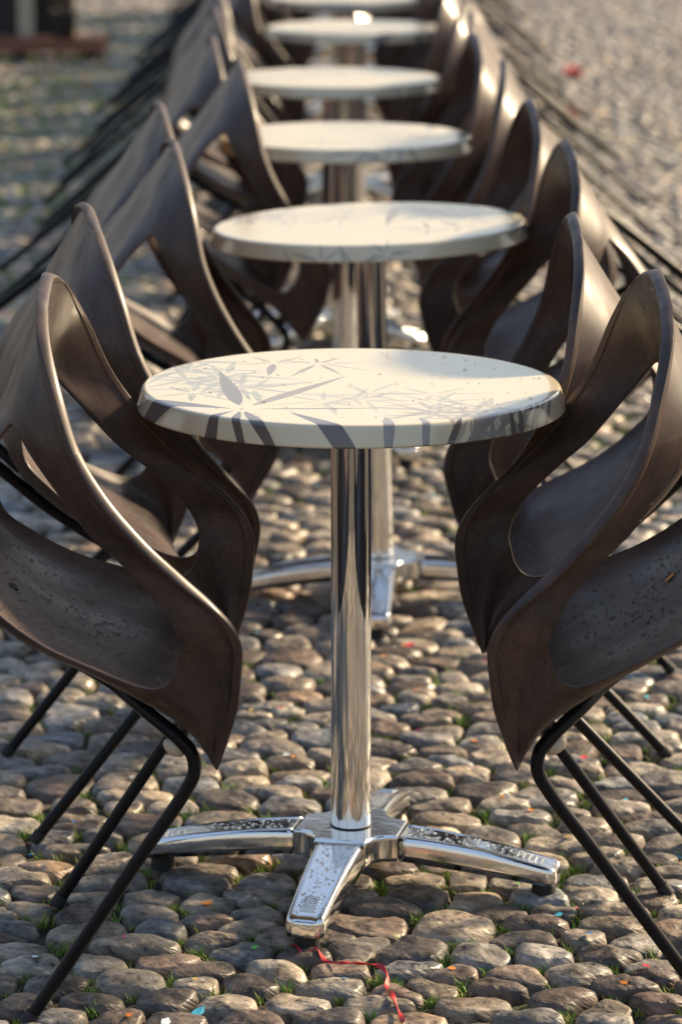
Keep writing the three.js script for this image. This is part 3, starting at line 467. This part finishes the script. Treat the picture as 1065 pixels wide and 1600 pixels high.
{ // red ribbon under the front arm of the base
  const pts = [[-.066, .004, .262], [-.058, .010, .288], [-.05, .004, .305], [-.035, .012, .296], [-.02, .006, .330], [.006, .012, .352], [.035, .014, .362], [.054, .016, .378], [.062, .010, .400], [.060, .006, .430], [.066, .012, .465], [.073, .008, .505], [.08, .010, .56]];
  const c = new THREE.CatmullRomCurve3(pts.map(p => new THREE.Vector3(...p))), n = 140, pos = [], idx = []; const T = .0007;
  for (let i = 0; i <= n; i++) { const p = c.getPoint(i / n), t = c.getTangent(i / n), s = new THREE.Vector3(-t.z, 0, t.x).normalize(), tw = Math.sin(i * .21) * .9, w = .0026 + .0012 * Math.sin(i * .33), up = new THREE.Vector3(0, 1, 0), d = s.clone().multiplyScalar(Math.cos(tw)).addScaledVector(up, Math.sin(tw)), e = s.clone().multiplyScalar(-Math.sin(tw)).addScaledVector(up, Math.cos(tw)); for (const [a, b] of [[-1, -1], [1, -1], [1, 1], [-1, 1]]) { const q = p.clone().addScaledVector(d, a * w).addScaledVector(e, b * T); pos.push(q.x, q.y, q.z); } }
  for (let i = 0; i < n; i++) for (let k = 0; k < 4; k++) { const a = 4 * i + k, b = 4 * i + (k + 1) % 4; idx.push(a, b, a + 4, b, b + 4, a + 4); }
  const g = new THREE.BufferGeometry(); g.setAttribute('position', new THREE.Float32BufferAttribute(pos, 3)); g.setIndex(idx); g.computeVertexNormals();
  tag(obj('ribbon', g, new THREE.MeshStandardMaterial({ color: rgb(.42, .015, .02), roughness: .55, side: THREE.DoubleSide }), scene), 'thin red ribbon trailing from under the near arm of the base', 'ribbon');
}
{ // beads of rain
  const drop = new THREE.SphereGeometry(1, 12, 8, 0, Math.PI * 2, 0, Math.PI / 2 + .25).scale(1, .75, 1);
  const up = new THREE.Vector3(0, 1, 0), m = new THREE.Matrix4(), q = new THREE.Quaternion();
  const build = (list, label) => { const im = new THREE.InstancedMesh(drop, M.water, list.length); list.forEach(([p, n, r, st = 1], i) => { q.setFromUnitVectors(up, n); m.compose(p, q, new THREE.Vector3(r, r * st, r)); im.setMatrixAt(i, m); }); im.name = numbered('water_droplets'); im.castShadow = im.receiveShadow = true; scene.add(im); tag(im, label, 'water', null, 'stuff'); };
  const onChair = (ch, n, seed) => {
    const R = rng(seed), L = [], nm = ch.matrixWorld;
    const put = (u, v, sgn, r, inn) => { const p = V3(shellP(u, v)), k = shellN(u, v); p.addScaledVector(k, inn ? .0029 : -.0027); if (!inn) k.negate(); p.z *= sgn; k.z *= sgn; L.push([p.applyMatrix4(nm), k.transformDirection(nm), r]); };
    for (let i = 0; i < n; i++) { const u = .02 + .53 * R(), v = 6.3 + 5 * R(), [uL] = holeEdges(v); if (u < uL - .02) put(u, v, R() < .5 ? 1 : -1, .0011 + .0017 * R() * R() + (R() < .06 ? .0014 : 0), true); }
    for (let i = 0; i < n * .35; i++) { const v = 7.5 + 4 * R(), uU = Math.max(holeEdges(v)[1], .72) + .015; put(lerp(uU, .96, R()), v, R() < .5 ? 1 : -1, .0009 + .0013 * R() * R(), true); }
    for (let i = 0; i < n * .16; i++) { const v = .35 + 1.4 * R(); put(.75 * R(), v, R() < .5 ? 1 : -1, .0010 + .0016 * R(), true); }
    for (let i = 0; i < n * .14; i++) { const v = 4 + 5.6 * R(); put(holeEdges(v)[1] + .004, v, R() < .5 ? 1 : -1, .0013 + .0010 * R(), R() < .5); }
    return L;
  };
  build(onChair(chairs[0], 950, 1), 'rain droplets beaded over the seat of the left front chair');
  build(onChair(chairs[2], 950, 2), 'rain droplets beaded over the seat of the right front chair');
  build(onChair(chairs[1], 300, 3).concat(onChair(chairs[3], 300, 4)), 'rain droplets on the two chairs behind the front pair');
  { const R = rng(44), L = [], t = TABLES[0], a0 = t[2] * Math.PI / 180; for (let k = 0; k < 4; k++) for (let i = 0; i < 150; i++) { const x = .085 + .20 * R(), tt = (x - .0785) / .2255, bot = lerp(.047, .0205, Math.pow(tt, 1.1)), top = lerp(.083, .046, Math.pow(tt, 1.15)) + .004 * Math.sin(Math.PI * tt), y = lerp(bot, top, .955), z = (R() - .5) * 1.25 * lerp(.0345, .0245, tt); const a = a0 + k * Math.PI / 2; L.push([new THREE.Vector3(t[0] + x * Math.cos(a) + z * Math.sin(a), y + .001, t[1] - x * Math.sin(a) + z * Math.cos(a)), new THREE.Vector3(.16 * Math.cos(a), 1, -.16 * Math.sin(a)).normalize(), .0010 + .0022 * R() * R()]); }
    for (let i = 0; i < 110; i++) { const a = R() * 6.28, y = .09 + .55 * R() * R(); L.push([new THREE.Vector3(t[0] + .0288 * Math.cos(a), y, t[1] + .0288 * Math.sin(a)), new THREE.Vector3(Math.cos(a), 0, Math.sin(a)), .0006 + .0009 * R()]); }
    for (let i = 0; i < 170; i++) { const a = R() * 6.28, r = .27 * Math.sqrt(R()); L.push([new THREE.Vector3(t[0] + r * Math.cos(a), TOP_Y + .0012, t[1] + r * Math.sin(a)), up.clone(), .0008 + .0020 * R() * R()]); }
    build(L, 'rain droplets on the top, pole and base arms of the front table'); }
}
renderer.render(scene, camera);
